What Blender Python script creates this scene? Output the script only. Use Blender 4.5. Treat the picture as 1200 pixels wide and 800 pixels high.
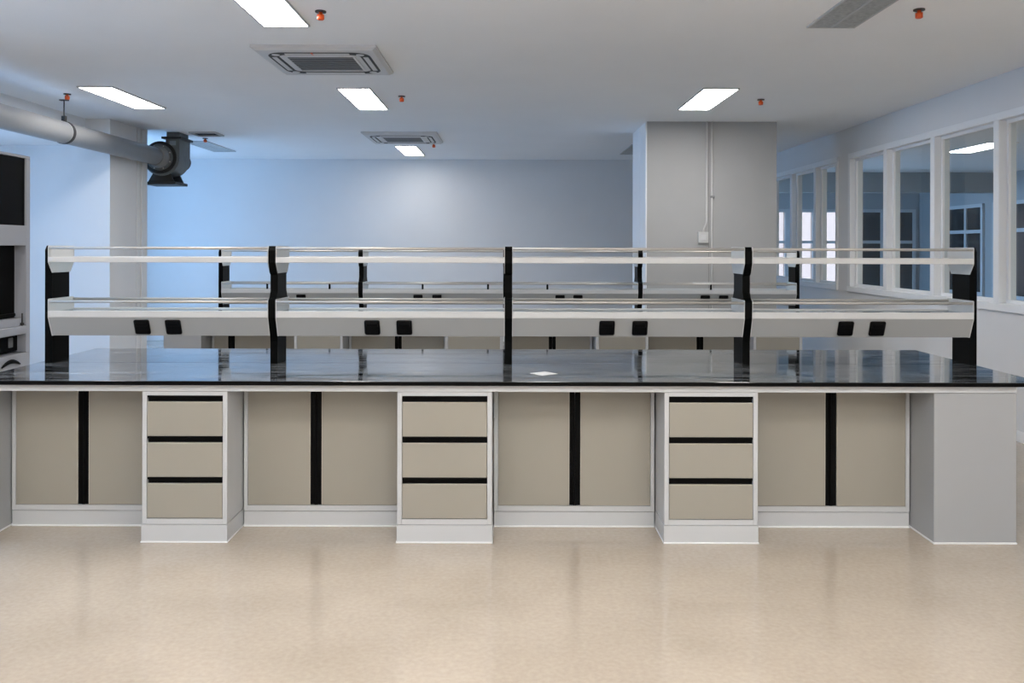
import bpy, bmesh, math, random
from mathutils import Vector, Matrix
random.seed(4)
for o in list(bpy.data.objects):
    bpy.data.objects.remove(o)
SC = bpy.context.scene
COL = SC.collection
R = math.radians

# ------------------------------------------------------------------ camera
F = 1013.0                       # focal length in pixels of a 1200 px wide frame
EYE = 1.548
cam = bpy.data.cameras.new('camera')
cam.sensor_width = 36
cam.lens = 36 * F / 1200
cam.shift_x = 4 / 1200
cam.shift_y = -110 / 1200
cam_o = bpy.data.objects.new('camera', cam)
cam_o.location = (0, 0, EYE)
cam_o.rotation_euler = (R(90), R(-0.13), 0)
COL.objects.link(cam_o)
SC.camera = cam_o

# ------------------------------------------------------------------ daylight and exposure
world = bpy.data.worlds.new('daylight')
SC.world = world
world.use_nodes = True
wn = world.node_tree
bg = wn.nodes['Background']
bg.inputs['Color'].default_value = (0.34, 0.60, 1.0, 1)
bg.inputs['Strength'].default_value = 4.0
SC.view_settings.view_transform = 'Standard'
SC.view_settings.look = 'None'
SC.view_settings.gamma = 1
SC.view_settings.use_curve_mapping = False
SC.view_settings.exposure = 1.0
LAMP = 17.0                      # emission of a lit ceiling panel
LAMP_COL = (1.0, 0.968, 0.935, 1)

# ------------------------------------------------------------------ materials
def mat(name, col, rough=0.5, metal=0.0, noise=0.0, nscale=20, bump=0.0, bscale=60, spec=0.5, coat=0.0):
    m = bpy.data.materials.new(name)
    m.use_nodes = True
    nt = m.node_tree
    b = nt.nodes['Principled BSDF']
    b.inputs['Base Color'].default_value = (*col, 1)
    b.inputs['Roughness'].default_value = rough
    b.inputs['Metallic'].default_value = metal
    b.inputs['Specular IOR Level'].default_value = spec
    b.inputs['Coat Weight'].default_value = coat
    tc = nt.nodes.new('ShaderNodeTexCoord')
    if noise > 0:
        n = nt.nodes.new('ShaderNodeTexNoise')
        n.inputs['Scale'].default_value = nscale
        n.inputs['Detail'].default_value = 4
        nt.links.new(tc.outputs['Object'], n.inputs['Vector'])
        r = nt.nodes.new('ShaderNodeValToRGB')
        r.color_ramp.elements[0].position = 0.3
        r.color_ramp.elements[1].position = 0.7
        r.color_ramp.elements[0].color = (*[c * (1 - noise) for c in col], 1)
        r.color_ramp.elements[1].color = (*[min(1, c * (1 + noise)) for c in col], 1)
        nt.links.new(n.outputs['Fac'], r.inputs['Fac'])
        nt.links.new(r.outputs['Color'], b.inputs['Base Color'])
    if bump > 0:
        n2 = nt.nodes.new('ShaderNodeTexNoise')
        n2.inputs['Scale'].default_value = bscale
        nt.links.new(tc.outputs['Object'], n2.inputs['Vector'])
        bp = nt.nodes.new('ShaderNodeBump')
        bp.inputs['Strength'].default_value = bump
        bp.inputs['Distance'].default_value = 0.002
        nt.links.new(n2.outputs['Fac'], bp.inputs['Height'])
        nt.links.new(bp.outputs['Normal'], b.inputs['Normal'])
    return m

def emit(name, col, s):
    m = bpy.data.materials.new(name)
    m.use_nodes = True
    b = m.node_tree.nodes['Principled BSDF']
    b.inputs['Base Color'].default_value = (0.8, 0.8, 0.8, 1)
    b.inputs['Emission Color'].default_value = col
    b.inputs['Emission Strength'].default_value = s
    return m

def thin_glass(name, tint, refl_rough=0.0, ior=1.5, haze=0.0, hazecol=(0.5, 0.55, 0.6)):
    m = bpy.data.materials.new(name)
    m.use_nodes = True
    nt = m.node_tree
    for n in list(nt.nodes):
        nt.nodes.remove(n)
    out = nt.nodes.new('ShaderNodeOutputMaterial')
    tr = nt.nodes.new('ShaderNodeBsdfTransparent')
    tr.inputs['Color'].default_value = (*tint, 1)
    gl = nt.nodes.new('ShaderNodeBsdfGlossy')
    gl.inputs['Roughness'].default_value = refl_rough
    fr = nt.nodes.new('ShaderNodeFresnel')
    fr.inputs['IOR'].default_value = ior
    mx = nt.nodes.new('ShaderNodeMixShader')
    geo = nt.nodes.new('ShaderNodeNewGeometry')
    inv = nt.nodes.new('ShaderNodeMath'); inv.operation = 'SUBTRACT'; inv.inputs[0].default_value = 1.0
    nt.links.new(geo.outputs['Backfacing'], inv.inputs[1])
    mul = nt.nodes.new('ShaderNodeMath'); mul.operation = 'MULTIPLY'      # only the entry face of the sheet reflects
    nt.links.new(fr.outputs[0], mul.inputs[0]); nt.links.new(inv.outputs[0], mul.inputs[1])
    nt.links.new(mul.outputs[0], mx.inputs[0])
    nt.links.new(tr.outputs[0], mx.inputs[1])
    nt.links.new(gl.outputs[0], mx.inputs[2])
    last = mx
    if haze > 0:
        df = nt.nodes.new('ShaderNodeBsdfDiffuse')
        df.inputs['Color'].default_value = (*hazecol, 1)
        m2 = nt.nodes.new('ShaderNodeMixShader')
        m2.inputs[0].default_value = haze
        nt.links.new(mx.outputs[0], m2.inputs[1])
        nt.links.new(df.outputs[0], m2.inputs[2])
        last = m2
    nt.links.new(last.outputs[0], out.inputs[0])
    return m

M = {}
M['wall'] = mat('wall_paint', (0.72, 0.725, 0.73), 0.7, noise=0.015, nscale=2, bump=0.03, bscale=90)
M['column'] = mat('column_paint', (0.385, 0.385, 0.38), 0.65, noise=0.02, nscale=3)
M['ceiling'] = mat('ceiling_paint', (0.91, 0.925, 0.94), 0.8, noise=0.012, nscale=1.5)
M['trim'] = mat('white_trim', (0.82, 0.83, 0.84), 0.35)
M['daylit'] = mat('daylit_panel', (0.90, 0.91, 0.92), 0.5)  # raised albedo stands in for daylight on the column's left face
M['conduit'] = mat('conduit_white', (0.56, 0.56, 0.55), 0.4)
M['groove'] = mat('joint_grey', (0.26, 0.26, 0.26), 0.7)
M['white_lam'] = mat('white_laminate', (0.52, 0.535, 0.55), 0.32, noise=0.01, nscale=3)
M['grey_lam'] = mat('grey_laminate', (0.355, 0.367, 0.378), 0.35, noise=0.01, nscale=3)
M['beige_lam'] = mat('beige_laminate', (0.325, 0.306, 0.262), 0.36, noise=0.02, nscale=2.5)
M['edge'] = mat('edge_band', (0.58, 0.55, 0.48), 0.35)
M['black'] = mat('black_profile', (0.002, 0.002, 0.0022), 0.5, spec=0.08)
M['post'] = mat('black_powder_coat', (0.002, 0.0024, 0.0024), 0.42, spec=0.06, bump=0.05, bscale=400)
M['socket'] = mat('black_socket_plastic', (0.003, 0.003, 0.0035), 0.35, spec=0.15)
M['alu'] = mat('light_aluminium', (0.60, 0.605, 0.60), 0.3)
M['fascia'] = mat('grey_fascia', (0.39, 0.395, 0.39), 0.38, noise=0.01, nscale=4)
M['steel'] = mat('brushed_steel', (0.50, 0.475, 0.44), 0.45, metal=0.35)
M['shelf_glass'] = thin_glass('shelf_glass', (0.80, 0.88, 0.93), 0.02, 1.55, 0.06)
M['pane'] = thin_glass('window_glass', (0.86, 0.90, 0.92), 0.0, 1.5)
M['hood_glass'] = mat('black_hood_glass', (0.002, 0.002, 0.002), 0.35, spec=0.05)
M['sky_filter_pane'] = thin_glass('sky_filter_glass', (0.72, 0.52, 0.42), 0.0, 1.5)  # tint added to dim and neutralise the blue sky behind the pane
M['dark_pane'] = mat('dark_glass', (0.025, 0.032, 0.036), 0.12)
M['hood'] = mat('hood_grey', (0.36, 0.37, 0.40), 0.4)
M['pvc'] = mat('pvc_pipe', (0.33, 0.335, 0.34), 0.35, noise=0.03, nscale=3)
M['fan'] = mat('fan_casing', (0.11, 0.122, 0.122), 0.5, noise=0.12, nscale=8)
M['fan_dark'] = mat('fan_frame', (0.008, 0.009, 0.009), 0.5)
M['rubber'] = mat('grey_sleeve', (0.20, 0.205, 0.21), 0.6)
M['hatch'] = mat('hatch_dark', (0.006, 0.006, 0.007), 0.9)
M['ac_white'] = mat('unit_white', (0.60, 0.60, 0.60), 0.4)
M['ac_dark'] = mat('slot_dark', (0.02, 0.021, 0.022), 0.6)
M['ac_slat'] = mat('grille_grey', (0.17, 0.175, 0.18), 0.5)
M['orange'] = mat('sprinkler_orange', (0.75, 0.10, 0.015), 0.4)
M['dark_metal'] = mat('dark_metal', (0.05, 0.05, 0.05), 0.45, metal=0.5)
M['paper'] = mat('white_paper', (0.85, 0.85, 0.85), 0.8)
M['lamp'] = emit('lit_diffuser', LAMP_COL, LAMP)
M['lamp_dim'] = emit('dimmer_lit_diffuser', LAMP_COL, LAMP * 0.5)
M['lamp_off'] = mat('unlit_diffuser', (0.34, 0.35, 0.34), 0.3, noise=0.25, nscale=40, bump=0.4, bscale=90)
M['lamp_frame'] = mat('lamp_frame', (0.50, 0.51, 0.52), 0.4)
M['plate'] = mat('rating_plate', (0.22, 0.27, 0.29), 0.4)
M['corr_wall'] = mat('corridor_paint', (0.36, 0.39, 0.40), 0.8, noise=0.03, nscale=1)
M['corr_trim'] = mat('corridor_frame', (0.55, 0.58, 0.60), 0.5)

def mat_floor():
    m = mat('beige_vinyl_floor', (0.5, 0.44, 0.36), 0.2, spec=0.8)
    nt = m.node_tree
    b = nt.nodes['Principled BSDF']
    tc = nt.nodes.new('ShaderNodeTexCoord')
    n1 = nt.nodes.new('ShaderNodeTexNoise'); n1.inputs['Scale'].default_value = 2.2; n1.inputs['Detail'].default_value = 6
    n2 = nt.nodes.new('ShaderNodeTexNoise'); n2.inputs['Scale'].default_value = 45; n2.inputs['Detail'].default_value = 3
    for n in (n1, n2):
        nt.links.new(tc.outputs['Object'], n.inputs['Vector'])
    mx = nt.nodes.new('ShaderNodeMix'); mx.data_type = 'FLOAT'; mx.inputs[0].default_value = 0.5
    nt.links.new(n1.outputs['Fac'], mx.inputs[2]); nt.links.new(n2.outputs['Fac'], mx.inputs[3])
    r = nt.nodes.new('ShaderNodeValToRGB')
    r.color_ramp.elements[0].position = 0.32; r.color_ramp.elements[0].color = (0.44, 0.372, 0.300, 1)
    r.color_ramp.elements[1].position = 0.68; r.color_ramp.elements[1].color = (0.54, 0.465, 0.383, 1)
    nt.links.new(mx.outputs[0], r.inputs['Fac'])
    nt.links.new(r.outputs['Color'], b.inputs['Base Color'])
    rr = nt.nodes.new('ShaderNodeMapRange'); rr.inputs['To Min'].default_value = 0.06; rr.inputs['To Max'].default_value = 0.13
    nt.links.new(n1.outputs['Fac'], rr.inputs['Value'])
    nt.links.new(rr.outputs[0], b.inputs['Roughness'])
    return m
M['floor'] = mat_floor()

def mat_stone():
    m = mat('black_polished_stone', (0.01, 0.01, 0.012), 0.05, spec=0.7, coat=0.35)
    nt = m.node_tree
    b = nt.nodes['Principled BSDF']
    tc = nt.nodes.new('ShaderNodeTexCoord')
    mp = nt.nodes.new('ShaderNodeMapping'); mp.inputs['Scale'].default_value = (1.6, 9, 9)
    mp.inputs['Rotation'].default_value = (0, 0, 0.06)
    nt.links.new(tc.outputs['Object'], mp.inputs['Vector'])
    n = nt.nodes.new('ShaderNodeTexNoise'); n.inputs['Scale'].default_value = 1.6; n.inputs['Detail'].default_value = 7
    n.inputs['Roughness'].default_value = 0.62; n.inputs['Distortion'].default_value = 0.9
    nt.links.new(mp.outputs[0], n.inputs['Vector'])
    r = nt.nodes.new('ShaderNodeValToRGB')
    r.color_ramp.elements[0].position = 0.40; r.color_ramp.elements[0].color = (0.006, 0.007, 0.009, 1)
    r.color_ramp.elements[1].position = 0.64; r.color_ramp.elements[1].color = (0.22, 0.235, 0.25, 1)
    nt.links.new(n.outputs['Fac'], r.inputs['Fac'])
    nt.links.new(r.outputs['Color'], b.inputs['Base Color'])
    rr = nt.nodes.new('ShaderNodeMapRange'); rr.inputs['From Min'].default_value = 0.35; rr.inputs['From Max'].default_value = 0.75
    rr.inputs['To Min'].default_value = 0.02; rr.inputs['To Max'].default_value = 0.22
    nt.links.new(n.outputs['Fac'], rr.inputs['Value'])
    nt.links.new(rr.outputs[0], b.inputs['Roughness'])
    return m
M['stone'] = mat_stone()

# ------------------------------------------------------------------ builders
OFF = {}
class MB:
    def __init__(self):
        self.bm = bmesh.new()
    def _merge(self, t):
        me = bpy.data.meshes.new('tmp'); t.to_mesh(me); t.free()
        self.bm.from_mesh(me); bpy.data.meshes.remove(me)
    def box(self, x0, x1, y0, y1, z0, z1, bev=0.0, seg=1):
        t = bmesh.new()
        bmesh.ops.create_cube(t, size=1)
        for v in t.verts:
            v.co = Vector((x0 + (v.co.x + .5) * (x1 - x0), y0 + (v.co.y + .5) * (y1 - y0), z0 + (v.co.z + .5) * (z1 - z0)))
        if bev > 0:
            bmesh.ops.bevel(t, geom=list(t.edges), offset=bev, segments=seg, affect='EDGES', profile=0.5)
        self._merge(t)
        return self
    def prism(self, pts, axis, a, b):
        """pts: outline in the two remaining axes (order x,y,z without 'axis')."""
        def co(p, s):
            if axis == 'x': return Vector((s, p[0], p[1]))
            if axis == 'y': return Vector((p[0], s, p[1]))
            return Vector((p[0], p[1], s))
        t = bmesh.new()
        A = [t.verts.new(co(p, a)) for p in pts]
        B = [t.verts.new(co(p, b)) for p in pts]
        t.faces.new(A); t.faces.new(B[::-1])
        n = len(pts)
        for i in range(n):
            t.faces.new((A[i], B[i], B[(i + 1) % n], A[(i + 1) % n]))
        bmesh.ops.recalc_face_normals(t, faces=t.faces)
        self._merge(t)
        return self
    def tube(self, path, r, n=16, cap=True):
        t = bmesh.new()
        path = [Vector(p) for p in path]
        rings = []
        rs = r if isinstance(r, (list, tuple)) else [r] * len(path)
        ref = None
        for i, p in enumerate(path):
            d = (path[min(i + 1, len(path) - 1)] - path[max(i - 1, 0)]).normalized()
            if ref is None or abs(ref.dot(d)) > 0.95:
                ref = Vector((0, 0, 1)) if abs(d.z) < 0.9 else Vector((1, 0, 0))
            u = d.cross(ref).normalized(); v = d.cross(u).normalized()
            rings.append([t.verts.new(p + rs[i] * (math.cos(k * 2 * math.pi / n) * u + math.sin(k * 2 * math.pi / n) * v)) for k in range(n)])
        for a, b in zip(rings, rings[1:]):
            for k in range(n):
                f = t.faces.new((a[k], a[(k + 1) % n], b[(k + 1) % n], b[k])); f.smooth = n > 6
        if cap:
            t.faces.new(rings[0]); t.faces.new(rings[-1][::-1])
        bmesh.ops.recalc_face_normals(t, faces=t.faces)
        self._merge(t)
        return self
    def ring(self, c, axis, R1, R0, a, b, n=32, ang0=0, ang1=360):
        """flat washer or arc band round an axis; a..b along the axis, radii R0..R1"""
        t = bmesh.new()
        full = abs(ang1 - ang0) >= 360
        cnt = n if full else n + 1
        L = []
        for k in range(cnt):
            w = R(ang0 + (ang1 - ang0) * k / n)
            q = []
            for rr, s in ((R1, a), (R1, b), (R0, b), (R0, a)):
                u, v = rr * math.cos(w), rr * math.sin(w)
                if axis == 'y': q.append(t.verts.new((c[0] + u, c[1] + s, c[2] + v)))
                elif axis == 'z': q.append(t.verts.new((c[0] + u, c[1] + v, c[2] + s)))
                else: q.append(t.verts.new((c[0] + s, c[1] + u, c[2] + v)))
            L.append(q)
        m = cnt if full else cnt - 1
        for k in range(m):
            p, q = L[k], L[(k + 1) % cnt]
            for j in range(4):
                t.faces.new((p[j], p[(j + 1) % 4], q[(j + 1) % 4], q[j]))
        if not full:
            t.faces.new(L[0]); t.faces.new(L[-1][::-1])
        bmesh.ops.recalc_face_normals(t, faces=t.faces)
        self._merge(t)
        return self
    def build(self, name, m, parent=None, loc=None):
        off = Vector((0, 0, 0))
        if parent is not None: off = OFF[parent.name]
        elif loc is not None: off = Vector(loc)
        me = bpy.data.meshes.new(name)
        for v in self.bm.verts: v.co -= off
        self.bm.to_mesh(me); self.bm.free()
        me.materials.append(m)
        o = bpy.data.objects.new(name, me)
        COL.objects.link(o)
        if parent is not None: o.parent = parent
        elif loc is not None: o.location = off
        OFF[o.name] = off
        return o

def thing(name, label, cat, loc, group=None):
    o = bpy.data.objects.new(name, None)
    o.empty_display_size = 0.1
    COL.objects.link(o)
    o.location = loc
    OFF[o.name] = Vector(loc)
    return tag(o, label, cat, group)
def tag(o, label, cat, group=None):
    o['label'] = label; o['category'] = cat
    if group: o['group'] = group
    return o
def copy_tree(src, loc, label, group=None):
    r = src.copy(); COL.objects.link(r); r.location = loc; r['label'] = label
    if group: r['group'] = group
    for ch in list(src.children):
        c = ch.copy(); COL.objects.link(c); c.parent = r
        for g in list(ch.children):
            d = g.copy(); COL.objects.link(d); d.parent = c
    return r
def struct(name, mb, m, parent=None):
    o = mb.build(name, m, parent)
    if parent is None: o['kind'] = 'structure'
    return o

# ------------------------------------------------------------------ the room
H = 3.0
XR, XL, YB, YF = 4.10, -6.50, 14.27, -4.0
struct('floor', MB().box(XL - .2, 9.7, YF - .2, 20.2, -0.1, 0), M['floor'])
struct('ceiling', MB().box(XL - .2, 9.7, YF - .2, 20.2, H, H + .15), M['ceiling'])
struct('wall_back', MB().box(XL, XR, YB, YB + .2, 0, H), M['wall'])
struct('wall_front', MB().box(XL, 9.5, YF - .2, YF, 0, H), M['wall'])
# left outer wall with two daylight windows
SY0, SY1, SZ0, SZ1 = 2.6, 8.6, 0.85, 2.62
TY0, TY1, TZ0, TZ1 = 10.95, 13.25, 0.35, 2.92
struct('wall_left', MB().box(XL - .2, XL, YF, SY0, 0, H).box(XL - .2, XL, SY1, TY0, 0, H).box(XL - .2, XL, TY1, YB + .2, 0, H)
       .box(XL - .2, XL, SY0, SY1, 0, SZ0).box(XL - .2, XL, SY0, SY1, SZ1, H)
       .box(XL - .2, XL, TY0, TY1, 0, TZ0).box(XL - .2, XL, TY0, TY1, TZ1, H), M['wall'])
# lowered soffit along the left side and the boxed pier that ends it
struct('ceiling_soffit', MB().box(XL, -4.81, YF, 9.82, 2.70, H), M['ceiling'])
pier = struct('wall_pier', MB().box(XL, -4.53, 9.82, 10.80, 0, H), M['wall'])
for y0, y1, dx in ((10.52, 10.60, .012), (10.63, 10.79, .02)):
    MB().box(-4.53, -4.53 + dx, y0, y1, 0, H, .004).build('cover_strip', M['wall'], pier)
# square column right of the middle
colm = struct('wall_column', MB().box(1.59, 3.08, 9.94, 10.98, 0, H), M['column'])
MB().box(1.575, 1.59, 10.40, 10.98, 0, H, .003).build('side_panel', M['daylit'], colm)
MB().box(1.575, 1.59, 9.945, 10.385, 0, H, .003).build('side_panel', M['daylit'], colm)
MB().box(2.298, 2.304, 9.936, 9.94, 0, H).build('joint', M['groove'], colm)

# right wall with two long windows looking into a corridor
WZ0, WZ1 = 1.03, 2.684
A0, A1 = 3.9, 10.40              # near window
B0, B1 = 10.74, 13.62            # far window
WT = .16
struct('wall_right', MB().box(XR, XR + WT, YF, YB + .2, 0, WZ0).box(XR, XR + WT, YF, YB + .2, WZ1, H)
       .box(XR, XR + WT, YF, A0, WZ0, WZ1).box(XR, XR + WT, A1, B0, WZ0, WZ1).box(XR, XR + WT, B1, YB + .2, WZ0, WZ1), M['wall'])
struct('baseboard_right', MB().box(XR - .012, XR, YF, YB, 0, .09, .003), M['trim'])
struct('baseboard_back', MB().box(XL, XR - .013, YB - .012, YB, 0, .09, .003), M['trim'])

def room_window(name, y0, y1, mull, x=XR):
    fr = MB()
    fr.box(x - .02, x + .13, y0, y1, WZ1 - .065, WZ1, .004)
    fr.box(x - .03, x + .13, y0, y1, WZ0, WZ0 + .065, .004)
    fr.box(x - .02, x + .13, y0, y0 + .06, WZ0 + .065, WZ1 - .065, .004)
    fr.box(x - .02, x + .13, y1 - .06, y1, WZ0 + .065, WZ1 - .065, .004)
    w = struct(name, fr, M['trim'])
    edges = [y0 + .06]
    for c in sorted(mull):
        MB().box(x - .02, x + .13, c - .042, c + .042, WZ0 + .065, WZ1 - .065, .004).build('mullion', M['trim'], w)
        edges += [c - .042, c + .042]
    edges.append(y1 - .06)
    for a, b in zip(edges[::2], edges[1::2]):
        p = MB().box(x + .062, x + .068, a + .028, b - .028, WZ0 + .093, WZ1 - .093).build('pane', M['pane'], w)
        s = MB()
        z0, z1 = WZ0 + .065, WZ1 - .065
        s.box(x + .045, x + .085, a, b, z0, z0 + .03).box(x + .045, x + .085, a, b, z1 - .03, z1)
        s.box(x + .045, x + .085, a, a + .03, z0 + .03, z1 - .03).box(x + .045, x + .085, b - .03, b, z0 + .03, z1 - .03)
        s.build('sash_frame', M['trim'], w)
    return w
room_window('window_1', A0, A1, [9.38, 8.33, 7.24, 6.15, 5.06])
room_window('window_2', B0, B1, [12.50, 11.53])

def daylight_window(name, y0, y1, z0, z1, n):
    x = XL
    fr = MB().box(x - .15, x + .02, y0, y1, z1 - .06, z1, .004).box(x - .15, x + .04, y0, y1, z0, z0 + .06, .004)
    fr.box(x - .15, x + .02, y0, y0 + .06, z0 + .06, z1 - .06, .004).box(x - .15, x + .02, y1 - .06, y1, z0 + .06, z1 - .06, .004)
    w = struct(name, fr, M['trim'])
    st = (y1 - y0) / n
    for i in range(n):
        a = y0 + i * st + (.06 if i == 0 else .03); b = y0 + (i + 1) * st - (.06 if i == n - 1 else .03)
        if i: MB().box(x - .12, x + .0, y0 + i * st - .03, y0 + i * st + .03, z0 + .06, z1 - .06).build('mullion', M['trim'], w)
        MB().box(x - .083, x - .077, a, b, z0 + .06, z1 - .06).build('pane', M['pane'], w)
    return w
daylight_window('window_3', SY0, SY1, SZ0, SZ1, 6)
daylight_window('window_4', TY0, TY1, TZ0, TZ1, 2)

# corridor beyond the right wall
CX = 9.5
cw = MB().box(CX, CX + .2, YF - .2, 20.2, 0, H)
struct('wall_corridor', cw, M['corr_wall'])
E0, E1, EZ0, EZ1 = 5.2, 7.75, 0.5, 2.45
struct('wall_corridor_back', MB().box(XR + WT, E0, 20, 20.2, 0, H).box(E1, CX, 20, 20.2, 0, H).box(E0, E1, 20, 20.2, 0, EZ0)
       .box(E0, E1, 20, 20.2, EZ1, H), M['corr_wall'])
struct('trim_1', MB().box(XR + WT, CX, 16.5, 16.8, 2.62, H), M['corr_wall'])
w5 = struct('window_5', MB().box(E0, E1, 19.95, 20.1, EZ1 - .07, EZ1).box(E0, E1, 19.95, 20.1, EZ0, EZ0 + .07)
            .box(E0, E0 + .07, 19.95, 20.1, EZ0 + .07, EZ1 - .07).box(E1 - .07, E1, 19.95, 20.1, EZ0 + .07, EZ1 - .07), M['corr_trim'])
for i in range(1, 4):
    c = E0 + i * (E1 - E0) / 4
    MB().box(c - .09, c + .09, 19.95, 20.1, EZ0 + .07, EZ1 - .07).build('mullion', M['corr_trim'], w5)
MB().box(E0 + .07, E1 - .07, 19.97, 20.08, 1.66, 1.72).build('transom', M['corr_trim'], w5)
for i in range(4):
    a = E0 + i * (E1 - E0) / 4 + .09; b = E0 + (i + 1) * (E1 - E0) / 4 - .09
    MB().box(a, b, 20.02, 20.026, EZ0 + .07, EZ1 - .07).build('pane', M['sky_filter_pane'], w5)
# framed dark windows along the corridor's far side
yy = 5.0
k = 6
while yy < 19:
    fr = MB()
    y0, y1 = yy, yy + 2.1
    z0, z1 = .6, 2.45
    for a, b, c, d in ((y0, y1, z0, z0 + .07), (y0, y1, z1 - .07, z1), (y0, y0 + .07, z0 + .07, z1 - .07), (y1 - .07, y1, z0 + .07, z1 - .07),
                       (y0 + .62, y0 + .69, z0 + .07, z1 - .07)):
        fr.box(CX - .05, CX, a, b, c, d)
    w = struct('window_%d' % k, fr, M['corr_trim'])
    MB().box(CX - .045, CX, y0 + .07, y0 + .62, 1.86, 1.93).build('transom', M['corr_trim'], w)
    MB().box(CX - .045, CX, y0 + .69, y1 - .07, 1.86, 1.93).build('transom', M['corr_trim'], w)
    for a, b in ((y0 + .07, y0 + .62), (y0 + .69, y1 - .07)):
        for c, d in ((z0 + .07, 1.86), (1.93, z1 - .07)):
            MB().box(CX - .02, CX - .002, a, b, c, d).build('pane', M['dark_pane'], w)
    yy += 2.45
    k += 1

# framed dark windows in the corridor's end wall
for x0, x1 in ((8.0, 8.66), (8.74, 9.40)):
    z0, z1 = .5, 2.45
    fr = MB().box(x0, x1, 19.95, 20, z0, z0 + .07).box(x0, x1, 19.95, 20, z1 - .07, z1).box(x0, x0 + .07, 19.95, 20, z0 + .07, z1 - .07) \
        .box(x1 - .07, x1, 19.95, 20, z0 + .07, z1 - .07)
    w = struct('window_%d' % k, fr, M['corr_trim'])
    k += 1
    MB().box(x0 + .07, x1 - .07, 19.955, 20, 1.66, 1.73).build('transom', M['corr_trim'], w)
    for c, d in ((z0 + .07, 1.66), (1.73, z1 - .07)):
        MB().box(x0 + .07, x1 - .07, 19.98, 19.998, c, d).build('pane', M['dark_pane'], w)

# ------------------------------------------------------------------ the benches
TOP = 0.85
def drawer_unit(x0, x1, d0, depth, label, group, dz=0.0):
    """white carcass with three beige drawers, each under a black recessed pull"""
    t = thing('drawer_unit', label, 'drawer unit', ((x0 + x1) / 2, d0, 0), group)
    d1 = d0 + depth
    fw = .024
    zt, zb = .790, .096
    c = MB()
    c.box(x0, x0 + fw, d0, d1, zb, zt, .0015).box(x1 - fw, x1, d0, d1, zb, zt, .0015)
    c.box(x0 + fw, x1 - fw, d0, d1, zt - .020, zt).box(x0 + fw, x1 - fw, d0, d1, zb, zb + .028)
    c.box(x0 + fw, x1 - fw, d1 - .02, d1, zb + .028, zt - .02)
    c.build('carcass', M['white_lam'], t)
    a, b = x0 + fw + .002, x1 - fw - .002
    zt2 = zt - .021
    zb2 = zb + .0295
    hgt = (zt2 - zb2) / 3
    for i in range(3):
        top = zt2 - i * hgt
        dr = MB().box(a, b, d0 + .001, d0 + .019, top - hgt + .002, top - .036, .0012).build('drawer', M['beige_lam'], t)
        MB().box(a - .0015, b + .0015, d0 + .022, d0 + .034, top - .038, top - .001).box(a, b, d0 + .004, d0 + .026, top - .0045, top - .001) \
            .box(a, b, d0 + .004, d0 + .008, top - .011, top - .0045).build('pull', M['black'], dr)
        MB().box(a, b, d0 + .0012, d0 + .019, top - .0358, top - .0335).build('edge_band', M['edge'], dr)
        MB().box(a + .004, b - .004, d0 + .035, d1 - .06, top - hgt + .02, top - .06).build('drawer_box', M['white_lam'], dr)
    MB().box(x0 - .002, x1 + .002, d0 - .004, d1, .006, zb - .002).build('plinth', M['white_lam'], t)
    MB().box(x0 - .006, x1 + .006, d0 - .009, d1, 0, .008, .002).build('skirting', M['trim'], t)
    return t

def cupboard(x0, x1, xm, pw, d0, depth, label, group):
    """white carcass, two beige doors meeting at a wide black pull profile (xm centre, pw half width)"""
    t = thing('cupboard', label, 'cupboard', ((x0 + x1) / 2, d0, 0), group)
    d1 = d0 + depth
    fw = .021
    zt, zb = .822, .088
    c = MB()
    c.box(x0, x0 + fw, d0, d1, zb, zt, .0015).box(x1 - fw, x1, d0, d1, zb, zt, .0015)
    c.box(x0 + fw, x1 - fw, d0 + .02, d1, zt - .018, zt).box(x0 + fw, x1 - fw, d0, d1, zb, zb + .030)
    c.box(x0 + fw, x1 - fw, d1 - .015, d1, zb + .030, zt - .018)
    c.build('carcass', M['white_lam'], t)
    z0, z1 = zb + .032, zt - .004
    for a, b, s in ((x0 + fw + .002, xm - pw, 1), (xm + pw, x1 - fw - .002, -1)):
        dr = MB().box(a, b, d0 + .001, d0 + .019, z0, z1, .0012).build('door', M['beige_lam'], t)
        p, q = (xm - pw, xm - .0015) if s == 1 else (xm + .0015, xm + pw)
        m = MB().box(p, q, d0 + .010, d0 + .019, z0, z1)
        if s == 1: m.box(q - .005, q, d0 + .002, d0 + .010, z0, z1)
        else: m.box(p, p + .005, d0 + .002, d0 + .010, z0, z1)
        m.build('pull', M['black'], dr)
        e = (b, b + .0022) if s == 1 else (a - .0022, a)
        MB().box(e[0], e[1], d0 + .0012, d0 + .019, z0, z1).build('edge_band', M['edge'], dr)
    MB().box(x0, x1, d0 + .006, d1, .006, zb - .004).build('plinth', M['white_lam'], t)
    MB().box(x0, x1, d0 - .004, d1, 0, .008, .002).build('skirting', M['trim'], t)
    return t

def worktop(x0, x1, d0, d1, ax0, ax1, label):
    t = thing('worktop', label, 'worktop', ((x0 + x1) / 2, (d0 + d1) / 2, TOP - .022))
    dm = (d0 + d1) / 2
    MB().box(x0, x1, d0, dm - .001, TOP - .022, TOP, .002, 2).build('slab', M['stone'], t)
    MB().box(x0, x1, dm + .001, d1, TOP - .022, TOP, .002, 2).build('slab', M['stone'], t)
    MB().box(x0, x1, d0 - .002, d0 - .0002, TOP - .022, TOP - .0015).build('front_edge', M['black'], t)
    MB().box(ax0, ax1, d0 + .028, d0 + .046, .792, TOP - .0225, .001).build('apron', M['white_lam'], t)
    MB().box(ax0, ax1, d1 - .046, d1 - .028, .792, TOP - .0225, .001).build('apron', M['white_lam'], t)
    return t

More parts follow.
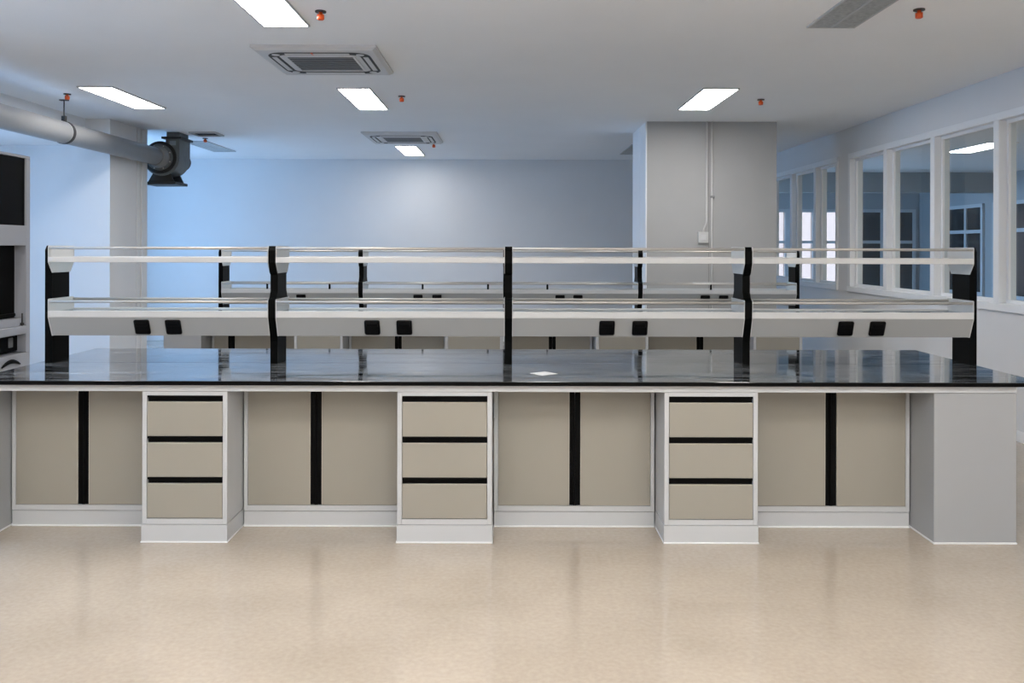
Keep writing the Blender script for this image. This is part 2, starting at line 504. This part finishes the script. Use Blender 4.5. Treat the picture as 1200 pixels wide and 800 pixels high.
def end_panel(x0, x1, d0, d1, label, solid=True):
    t = thing('end_panel', label, 'panel', ((x0 + x1) / 2, d0, 0))
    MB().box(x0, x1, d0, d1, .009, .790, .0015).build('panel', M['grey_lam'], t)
    MB().box(x0 - .005, x1 + .003, d0 - .006, d1, 0, .009, .002).build('skirting', M['trim'], t)
    return t

def rack(label, posts, dc, dz, sockets, pins, loc):
    """five black uprights carrying two tiers of double sided shelves"""
    t = thing('reagent_rack', label, 'shelf rack', loc)
    hw, fl = .100, .152
    pw = .022
    U0, U1, U2 = 1.392 + dz, 1.4545 + dz, 1.548 + dz     # upper arm: bottom, bar underside, top
    L0, L1, L2 = 1.015 + dz, 1.128 + dz, 1.234 + dz
    half = [(hw, TOP), (hw, L0 - .03), (fl - .045, L0), (fl - .004, L1), (fl - .002, L2 - .004), (fl - .03, L2 + .012), (hw, L2 + .05),
            (hw, U0 - .01), (fl - .03, U0 + .005), (fl - .004, U1), (fl - .004, U2 - .02), (fl - .02, U2 + .006)]
    prof = [(dc - a, z) for a, z in half] + [(dc + a, z) for a, z in half[::-1]]
    plain = [(dc - hw, TOP), (dc - hw, U2 - .02), (dc - hw + .02, U2 + .006), (dc + hw - .02, U2 + .006), (dc + hw, U2 - .02), (dc + hw, TOP)]
    for x in posts:
        MB().prism(plain if x in (posts[0], posts[-1]) else prof, 'x', x - pw, x + pw).build('upright', M['post'], t)
    upper_end = [(-fl, U2), (-fl, U1), (-fl + .045, U0), (fl - .045, U0), (fl, U1), (fl, U2), (fl - .008, U2 + .006), (-fl + .008, U2 + .006)]
    lower_end = [(-fl, L2), (-fl, L1), (-fl + .047, L0), (fl - .047, L0), (fl, L1), (fl, L2), (fl - .008, L2 + .004), (-fl + .008, L2 + .004)]
    for i, (a, b) in enumerate(zip(posts, posts[1:])):
        x0, x1 = a + pw + .0005, b - pw - .0005
        for tier in (0, 1):
            zb = L1 if tier == 0 else U1
            zr = L2 - .012 if tier == 0 else U2 - .008
            ends = lower_end if tier == 0 else upper_end
            bh = .040 if tier == 0 else .033
            if tier == 0:
                # closed service trunk under the shelf: hexagon-like hollow section
                s = MB().prism([(dc - fl + .002, L1), (dc - fl + .047, L0 + .002), (dc + fl - .047, L0 + .002), (dc + fl - .002, L1)], 'x', x0 + .004, x1 - .004)
                sh = s.build('shelf', M['fascia'], t)
            else:
                s = MB().box(x0 + .004, x1 - .004, dc - fl + .02, dc + fl - .02, U1 + .015, U1 + .021)
                sh = s.build('shelf', M['shelf_glass'], t)
            for e0, e1 in ((x0, x0 + .004), (x1 - .004, x1)):
                MB().prism([(dc + p, z) for p, z in ends], 'x', e0, e1).build('end_cap', M['alu'], sh)
            for s_ in (-1, 1):
                ya, yb = sorted((dc + s_ * (fl + .002), dc + s_ * (fl - .018)))
                MB().box(x0 + .004, x1 - .004, ya, yb, zb + .0005, zb + bh, .003, 2).build('edge_bar', M['alu'], sh)
                yc = dc + s_ * (fl - .008)
                MB().tube([(x0 + .004, yc, zr), (x1 - .004, yc, zr)], .0085, 10).build('guard_rail', M['steel'], sh)
            if tier == 0:
                MB().box(x0 + .004, x1 - .004, dc - fl + .019, dc + fl - .019, L1 + .026, L1 + .032).build('glass_shelf', M['shelf_glass'], sh)
                # black socket covers on the slanted front
                sl = math.atan2(.045, L1 - L0)
                for sx in sockets[i]:
                    m = MB().box(-.046, .046, -.014, 0, -.047, .047, .010, 3).box(-.034, .034, -.018, -.013, .008, .032, .003, 2)
                    zc = (L0 + L1) / 2 + .002
                    yc = dc - fl + .002 + .0225
                    mt = Matrix.Translation((sx, yc, zc)) @ Matrix.Rotation(sl, 4, 'X')
                    bmesh.ops.transform(m.bm, matrix=mt, verts=m.bm.verts)
                    m.build('socket', M['socket'], sh)
                for px in pins[i]:
                    MB().tube([(px, dc - fl + .008, zb + bh), (px, dc - fl + .008, zr)], .010, 8).build('rail_pin', M['post'], sh)
    return t

# front bench
DF, DB = 4.53, 4.79
FX = dict(g='drawer units of the front bench')
worktop(-2.83, 2.80, 4.50, 5.94, -2.80, 2.664, 'long glossy black stone worktop of the front bench under the nearest rack')
end_panel(2.232, 2.664, DF, 5.90, 'broad plain white panel closing the right end of the front bench')
end_panel(-2.80, -2.757, DF, 5.90, 'thin white panel at the left end of the front bench, cut by the frame')
drawer_unit(-1.918, -1.472, DF, .60, 'three-drawer unit of the front bench nearest the left edge of the photo', FX['g'])
drawer_unit(-.581, -.085, DF, .60, 'three-drawer unit in the middle of the front bench, between two cupboards', FX['g'])
drawer_unit(.819, 1.309, DF, .60, 'three-drawer unit of the front bench furthest right, towards the plain end panel', FX['g'])
gC = 'cupboards recessed in the front bench'
cupboard(-2.750, -1.955, -2.355, .033, DB, .42, 'recessed beige double cupboard at the far left of the front bench', gC)
cupboard(-1.464, -.589, -1.065, .034, DB, .42, 'recessed beige double cupboard between the left and middle drawer units in front', gC)
cupboard(-.077, .811, .370, .033, DB, .42, 'recessed beige double cupboard between the middle and right drawer units in front', gC)
cupboard(1.330, 2.225, 1.790, .034, DB, .42, 'recessed beige double cupboard beside the plain white end panel of the front bench', gC)
fs = [[-2.178, -1.992], [-.81, -.619], [.586, .782], [2.005, 2.193]]
rack('front rack of black uprights and two shelf tiers on the nearer black worktop', [-2.753, -1.403, 0.0, 1.4235, 2.782], 5.275, 0, fs,
     [[], [], [], []], (0, 5.275, TOP))
slip = MB().box(-.055, .055, -.055, .055, 0, .0012)
bmesh.ops.rotate(slip.bm, cent=(0, 0, 0), matrix=Matrix.Rotation(R(38), 3, 'Z'), verts=slip.bm.verts)
bmesh.ops.translate(slip.bm, vec=(.196, 4.79, TOP + .0005), verts=slip.bm.verts)
tag(slip.build('paper_slip', M['paper'], loc=(.196, 4.79, TOP)), 'small square white paper slip lying on the front worktop', 'paper')

# rear bench
RC = 8.60
RF, RB = 7.88, 8.14
worktop(-3.17, 2.95, RC - .75, RC + .75, -3.14, 2.90, 'black stone worktop of the rear bench, mostly hidden behind the front shelves')
end_panel(-3.144, -2.80, RF, RC + .7, 'pale end panel of the rear bench seen low at its left end')
gD = 'drawer units of the rear bench'
drawer_unit(-1.953, -1.51, RF, .6, 'rear bench drawer unit seen in the gap below the second front shelf from left', gD)
drawer_unit(-.576, -.05, RF, .6, 'rear bench drawer unit seen directly left of the middle front upright', gD)
drawer_unit(.80, 1.276, RF, .6, 'rear bench drawer unit seen in the gap below the third front shelf from left', gD)
drawer_unit(2.235, 2.68, RF, .6, 'rear bench drawer unit seen in the gap below the rightmost front shelf', gD)
gE = 'cupboards of the rear bench'
cupboard(-2.792, -1.962, -2.608, .036, RB, .42, 'rear bench cupboard seen in the gap below the leftmost front shelf', gE)
cupboard(-1.50, -.586, -1.037, .036, RB, .42, 'rear bench cupboard seen in the gap below the second front shelf from left', gE)
cupboard(-.040, .790, .414, .036, RB, .42, 'rear bench cupboard seen directly right of the middle front upright', gE)
cupboard(1.286, 2.227, 1.805, .036, RB, .42, 'rear bench cupboard seen through the gap left of the fourth front upright', gE)
rs = [[-2.22, -2.03], [-.885, -.70], [.505, .68], [1.925, 2.105]]
rack('rear rack of black uprights and two shelf tiers beyond the front rack', [-2.83, -1.447, -.03, 1.29, 2.84], RC, -.03, rs,
     [[-2.36, -1.75], [-.84, -.2], [.38], [1.98]], (0, RC, TOP))

# ------------------------------------------------------------------ ceiling fittings
def ceiling_light(x0, x1, y0, y1, label, lit, group):
    t = thing('ceiling_light', label, 'light', ((x0 + x1) / 2, (y0 + y1) / 2, H), group)
    z0 = H - .012
    f = .012
    MB().box(x0 - f, x1 + f, y0 - f, y0, z0, H).box(x0 - f, x1 + f, y1, y1 + f, z0, H).box(x0 - f, x0, y0, y1, z0, H).box(x1, x1 + f, y0, y1, z0, H) \
        .build('frame', M['lamp_frame'], t)
    if lit:
        MB().box(x0, x1, y0, y1, z0 + .003, H).build('diffuser', M[lit], t)
    else:
        xm = (x0 + x1) / 2
        for a, b in ((x0, xm - .008), (xm + .008, x1)):
            MB().box(a, b, y0, y1, z0 + .003, H).build('diffuser', M['lamp_off'], t)
        MB().box(xm - .008, xm + .008, y0, y1, z0, H).build('spine', M['lamp_frame'], t)
    return t
gL, gU, gO = 'lit ceiling panels', 'unlit ceiling panels', 'added fill panels over the near floor'
ceiling_light(-1.60, -1.315, 4.45, 5.65, 'lit ceiling panel cut by the top edge, nearest the viewer', 'lamp', gL)
ceiling_light(-3.90, -3.60, 7.83, 9.04, 'lit ceiling panel at upper left above the round pipe', 'lamp_dim', gL)
ceiling_light(-1.56, -1.275, 7.88, 9.06, 'lit ceiling panel between the two cassette air conditioners', 'lamp', gL)
ceiling_light(1.775, 2.085, 7.86, 9.02, 'lit ceiling panel in front of the square column', 'lamp', gL)
ceiling_light(-1.62, -1.33, 12.34, 13.6, 'lit ceiling panel nearest the back wall, behind the farther air conditioner', 'lamp_dim', gL)
ceiling_light(1.96, 2.25, 4.45, 5.65, 'unlit grey twin-row ceiling panel cut by the top edge at right', None, gU)
ceiling_light(-4.46, -4.15, 11.84, 13.1, 'unlit grey ceiling panel behind the blower fan', None, gU)
ceiling_light(1.73, 2.03, 12.14, 13.35, 'unlit ceiling panel half hidden behind the square column', None, gU)
for x, y in ((-3.75, 4.45), (-3.75, 1.0), (-1.45, 1.0), (.35, 1.0), (2.1, 1.0), (-3.75, -1.0), (-1.45, -1.0), (.35, -1.0), (2.1, -1.0), (-1.45, -3.0), (.35, -3.0), (2.1, -3.0)):  # unseen panels added to brighten the front of the room
    ceiling_light(x - .15, x + .15, y, y + 1.2, 'added fill light panel over the near floor, outside the picture', 'lamp_dim' if x < -3 else 'lamp', gO)
for y in (8.0, 4.5, 1.0):  # unseen panels added to lift the dark corridor
    ceiling_light(6.55, 6.95, y, y + 1.2, 'added fill light panel over the near part of the corridor, outside the picture', 'lamp', 'added corridor fill panels outside the picture')
ceiling_light(6.55, 6.95, 11.8, 13.0, 'lit ceiling panel in the corridor seen through the right windows', 'lamp_dim', gL)

def cassette(x0, x1, y0, y1, label):
    t = thing('air_conditioner', label, 'air conditioner', ((x0 + x1) / 2, (y0 + y1) / 2, H), 'cassette air conditioners')
    zt, zb = H, H - .035
    cx, cy = (x0 + x1) / 2, (y0 + y1) / 2
    s = (x1 - x0) / 2
    MB().prism([(x0, y0), (x1, y0), (x1, y1), (x0, y1)], 'z', H - .018, H).build('rim', M['ac_white'], t)
    m = MB()
    q = s - .03
    tb = bmesh.new()
    A = [tb.verts.new((cx + a * (s - .005), cy + b * ((y1 - y0) / 2 - .005), H - .018)) for a, b in ((-1, -1), (1, -1), (1, 1), (-1, 1))]
    B = [tb.verts.new((cx + a * q, cy + b * ((y1 - y0) / 2 - .03), zb)) for a, b in ((-1, -1), (1, -1), (1, 1), (-1, 1))]
    tb.faces.new(A); tb.faces.new(B[::-1])
    for i in range(4): tb.faces.new((A[i], A[(i + 1) % 4], B[(i + 1) % 4], B[i]))
    bmesh.ops.recalc_face_normals(tb, faces=tb.faces)
    m._merge(tb)
    m.build('panel', M['ac_white'], t)
    # rounded-square air slot with four flaps
    def rr(r, rad, n=8):
        pts = []
        for k, (a, b) in enumerate(((1, 1), (-1, 1), (-1, -1), (1, -1))):
            for j in range(n + 1):
                w = R(90 * k + 90 * j / n)
                pts.append((cx + a * (r - rad) + rad * math.cos(w), cy + b * (r - rad) + rad * math.sin(w)))
        return pts
    def band(outer, inner, z0, z1):
        mb = MB(); tb = bmesh.new(); n = len(outer)
        O0 = [tb.verts.new((p[0], p[1], z0)) for p in outer]; I0 = [tb.verts.new((p[0], p[1], z0)) for p in inner]
        O1 = [tb.verts.new((p[0], p[1], z1)) for p in outer]; I1 = [tb.verts.new((p[0], p[1], z1)) for p in inner]
        for i in range(n):
            j = (i + 1) % n
            tb.faces.new((O0[i], O0[j], I0[j], I0[i])); tb.faces.new((O1[i], I1[i], I1[j], O1[j]))
            tb.faces.new((O0[i], O1[i], O1[j], O0[j])); tb.faces.new((I0[i], I0[j], I1[j], I1[i]))
        bmesh.ops.recalc_face_normals(tb, faces=tb.faces)
        mb._merge(tb); return mb
    band(rr(s - .075, .13), rr(s - .150, .07), zb - .002, zb + .001).build('air_slot', M['ac_dark'], t)
    L = s - .215
    rm = s - .1125
    for a, b in ((0, -1), (0, 1), (-1, 0), (1, 0)):
        px, py = cx + a * rm, cy + b * rm
        hx, hy = (L, .019) if a == 0 else (.019, L)
        MB().box(px - hx, px + hx, py - hy, py + hy, zb - .006, zb - .0021, .0018).build('flap', M['ac_white'], t)
    for a, b in ((-1, -1), (1, -1), (1, 1), (-1, 1)):
        px, py = cx + a * (s - .142), cy + b * (s - .142)
        MB().ring((px, py, 0), 'z', .030, .0, zb - .005, zb - .0021, 16).build('corner_cap', M['ac_white'], t)
    g = .245
    MB().box(cx - g - .018, cx + g + .018, cy - g - .018, cy - g, zb - .006, zb).box(cx - g - .018, cx + g + .018, cy + g, cy + g + .018, zb - .006, zb) \
        .box(cx - g - .018, cx - g, cy - g, cy + g, zb - .006, zb).box(cx + g, cx + g + .018, cy - g, cy + g, zb - .006, zb).build('grille_frame', M['ac_white'], t)
    MB().box(cx - g, cx + g, cy - g, cy + g, zb - .001, zb + .0005).build('filter', M['ac_dark'], t)
    for i in range(7):
        yq = cy - g + .045 + i * (2 * g - .09) / 6
        MB().box(cx - g, cx + g, yq - .014, yq + .014, zb - .005, zb - .0012).build('slat', M['ac_slat'], t)
    return t
ac = cassette(-1.86, -.955, 6.20, 7.15, 'larger square white cassette air conditioner nearer the viewer')
cassette(-1.86, -.905, 10.85, 11.9, 'farther small-looking cassette air conditioner near the back wall')

MB().box(-1.448, -1.434, 6.30, 6.36, H - .041, H - .0355).build('indicator', M['orange'], ac)

def sprinkler(x, y, label):
    t = thing('sprinkler', label, 'sprinkler', (x, y, H), 'orange capped ceiling sprinklers')
    MB().ring((x, y, H), 'z', .034, .0, -.008, 0, 20).build('escutcheon', M['dark_metal'], t)
    MB().tube([(x, y, H - .008), (x, y, H - .02), (x, y, H - .022), (x, y, H - .05), (x, y, H - .055)], [.012, .012, .022, .022, .016], 14).build('cap', M['orange'], t)
    return t
for x, y, l in ((-1.16, 5.32, 'orange sprinkler beside the nearest lit ceiling panel'),
                (-1.03, 8.30, 'orange sprinkler right of the lit panel between the air conditioners'),
                (2.46, 8.44, 'orange sprinkler right of the lit panel before the square column'),
                (2.49, 5.25, 'orange sprinkler beside the unlit panel at upper right'),
                (-4.20, 8.22, 'orange sprinkler above the pipe hanger at upper left'),
                (-1.05, 12.1, 'tiny orange sprinkler at the corner of the farther air conditioner'),
                (-4.06, 11.56, 'orange sprinkler right of the blower fan')):
    sprinkler(x, y, l)
hat = thing('access_hatch', 'black open hatch in the ceiling right of the blower fan', 'hatch', (-3.9, 11.0, H))
MB().box(-4.02, -3.72, 10.92, 11.22, H - .004, H).build('opening', M['hatch'], hat)
MB().box(-4.04, -3.70, 10.90, 10.92, H - .02, H).box(-4.04, -3.70, 11.22, 11.24, H - .02, H).box(-4.04, -4.02, 10.92, 11.22, H - .02, H) \
    .box(-3.72, -3.70, 10.92, 11.22, H - .02, H).build('frame', M['lamp_frame'], hat)

# ------------------------------------------------------------------ exhaust pipe and fan
PX, PZ, PR = -4.40, 2.675, .108
pipe = thing('exhaust_pipe', 'thick round grey exhaust pipe running under the ceiling at left', 'pipe', (PX, 8, PZ))
MB().tube([(PX, 2.0, PZ), (PX, 10.72, PZ)], PR, 40).build('pipe', M['pvc'], pipe)
MB().tube([(PX, 10.72, PZ), (PX, 10.82, PZ), (PX, 10.83, PZ), (PX, 10.90, PZ)], [.122, .122, .135, .135], 40).build('flexible_sleeve', M['rubber'], pipe)
for hy in (8.55, 5.4):
    h = MB().ring((PX, hy, PZ), 'y', PR + .006, PR + .0005, -.02, .02, 36).build('hanger', M['dark_metal'], pipe)
    MB().tube([(PX, hy, PZ + PR + .004), (PX, hy, H - .01)], .006, 8).box(PX - .018, PX + .018, hy - .018, hy + .018, PZ + PR + .006, PZ + PR + .055) \
        .build('rod', M['dark_metal'], h)
    MB().box(PX - .04, PX + .04, hy - .02, hy + .02, H - .01, H).build('ceiling_plate', M['dark_metal'], h)

fan = thing('blower_fan', 'dark grey centrifugal blower fan hanging at the end of the pipe', 'fan', (PX, 11.1, H))
fy0, fy1 = 10.92, 11.28
pts = []
r0, r1 = .20, .240
for k in range(37):                      # spiral: grows anticlockwise from the throat round to the outlet side
    w = 130 + 230 * k / 36
    rr_ = r0 + (r1 - r0) * k / 36
    pts.append((PX + rr_ * math.cos(R(w)), PZ + rr_ * math.sin(R(w)) - .005))
xr = pts[-1][0]
pts += [(xr, PZ + .235), (xr - .175, PZ + .235), (xr - .175, PZ + .19)]
MB().prism(pts, 'y', fy0, fy1).build('scroll_casing', M['fan'], fan)
cxx = PX + .04
MB().ring((PX, fy0, PZ), 'y', .205, .11, -.018, 0, 40).build('inlet_flange', M['fan_dark'], fan)
MB().ring((PX, fy0, PZ), 'y', .165, .136, -.05, -.018, 40).build('inlet_ring', M['fan'], fan)
MB().box(xr - .22, xr + .03, fy0 - .03, fy1 + .03, PZ + .235, PZ + .262, .003).build('outlet_flange', M['fan_dark'], fan)
MB().box(xr - .17, xr - .015, fy0 + .02, fy1 - .02, PZ + .262, H).build('outlet_duct', M['fan'], fan)
bz = PZ - .34
bs = MB().box(PX - .21, PX + .20, fy0 - .03, fy1 + .03, bz, bz + .035, .004)
bs.prism([(PX - .16, bz + .035), (PX + .17, bz + .035), (PX + .12, bz + .14), (PX - .10, bz + .14)], 'y', fy0 + .01, fy0 + .03)
bs.prism([(PX - .16, bz + .035), (PX + .17, bz + .035), (PX + .12, bz + .14), (PX - .10, bz + .14)], 'y', fy1 - .03, fy1 - .01)
bs.build('base_frame', M['fan_dark'], fan)
MB().tube([(PX + .02, fy1, PZ), (PX + .02, fy1 + .05, PZ), (PX + .02, fy1 + .06, PZ), (PX + .02, fy1 + .34, PZ)], [.16, .16, .11, .11], 28).build('motor', M['fan_dark'], fan)
MB().box(PX + .115, PX + .195, fy0 - .004, fy0, PZ + .155, PZ + .21).build('rating_plate', M['plate'], fan)
for k in range(8):
    w = R(22.5 + 45 * k)
    MB().tube([(PX + .15 * math.cos(w), fy0 - .056, PZ + .15 * math.sin(w)), (PX + .15 * math.cos(w), fy0 - .05, PZ + .15 * math.sin(w))], .008, 6).build('bolt', M['steel'], fan)

# ------------------------------------------------------------------ conduits on the column
cy_ = 9.94 - .012
c1 = thing('conduit', 'white conduit bending down to the socket box on the square column', 'conduit', (2.275, cy_, H), 'conduits on the column')
MB().tube([(2.275, cy_, H), (2.275, cy_, 1.86), (2.268, cy_, 1.82), (2.245, cy_, 1.77), (2.238, cy_, 1.73)], .011, 10).build('pipe', M['conduit'], c1)
MB().box(2.175, 2.292, 9.905, 9.939, 1.605, 1.735, .006, 2).build('junction_box', M['conduit'], c1)
MB().box(2.20, 2.267, 9.901, 9.905, 1.635, 1.705, .002).build('cover_plate', M['ac_white'], c1)
c2 = thing('conduit', 'straight white conduit clipped to the square column, right of the bent one', 'conduit', (2.335, cy_, H), 'conduits on the column')
MB().tube([(2.335, cy_, H), (2.335, cy_, .05)], .010, 10).build('pipe', M['conduit'], c2)
MB().box(2.315, 2.362, 9.914, 9.94, 2.125, 2.15, .003).build('clip', M['groove'], c2)

# ------------------------------------------------------------------ fume hood at the left
hx, hy0, hy1 = -4.06, 5.75, 7.335
hood = thing('fume_hood', 'tall grey fume hood with black glass at the left edge', 'fume hood', (hx, 6.5, 0))
hb = -4.95
b = MB()
b.box(hb, hx, hy1 - .02, hy1, 0, 2.31, .002).box(hb, hx, hy0, hy0 + .02, 0, 2.31, .002).box(hb, hx, hy0 + .02, hy1 - .02, 2.288, 2.31)
b.box(hb, hb + .02, hy0 + .02, hy1 - .02, 0, 2.288)
b.build('body', M['hood'], hood)
b = MB()
b.box(hx - .11, hx + .004, hy1 - .065, hy1 - .021, .66, 2.287, .003).box(hx - .11, hx + .004, hy0 + .021, hy0 + .065, .66, 2.287, .003)
b.box(hx - .11, hx + .004, hy0 + .066, hy1 - .066, 1.556, 1.722, .003)
b.build('front_frame', M['hood'], hood)
MB().box(hx - .02, hx - .012, hy0 + .066, hy1 - .066, 1.723, 2.286).build('upper_window', M['hood_glass'], hood)
sash = MB().box(hx - .105, hx - .095, hy0 + .066, hy1 - .066, .951, 1.555).build('sash', M['hood_glass'], hood)
MB().box(hx - .095, hx - .07, hy0 + .066, hy1 - .09, .965, .99, .003).build('sash_handle', M['black'], sash)
MB().box(hx - .13, hx - .02, hy0 + .066, hy1 - .066, .885, .950, .004).box(hx - .13, hx + .012, hy0 + .066, hy1 - .066, .818, .884, .004).build('sill', M['hood'], hood)
MB().tube([(hx - .01, hy1 - .10, .885), (hx - .01, hy1 - .10, .99)], .006, 8).tube([(hx - .01, hy1 - .10, .89), (hx - .01, hy1 - .10, .91)], .016, 10).build('tap', M['dark_metal'], hood)
MB().box(hx - .08, hx - .07, hy0 + .066, hy1 - .066, .675, .817).build('control_panel', M['hood_glass'], hood)
for k in range(4):
    MB().box(hx - .07, hx - .062, hy1 - .20 - k * .2, hy1 - .14 - k * .2, .71, .79, .002).build('label_plate', M['ac_slat'], hood)
MB().box(hb + .03, hx, hy0 + .03, hy1 - .021, .10, .658, .002).build('base_cabinet', M['hood'], hood)
sl = MB()
for k in range(3):
    a0 = hy1 - .16 - k * .36
    arc = [(hx + .008, a0 - .26 * j / 8, .575 + .035 * math.sin(math.pi * j / 8)) for j in range(9)]
    sl.tube(arc, [.006 + .012 * math.sin(math.pi * j / 8) for j in range(9)], 8)
sl.build('pull_slots', M['black'], hood)
MB().box(hb + .05, hx - .05, hy0 + .03, hy1 - .03, 0, .10).build('plinth', M['black'], hood)
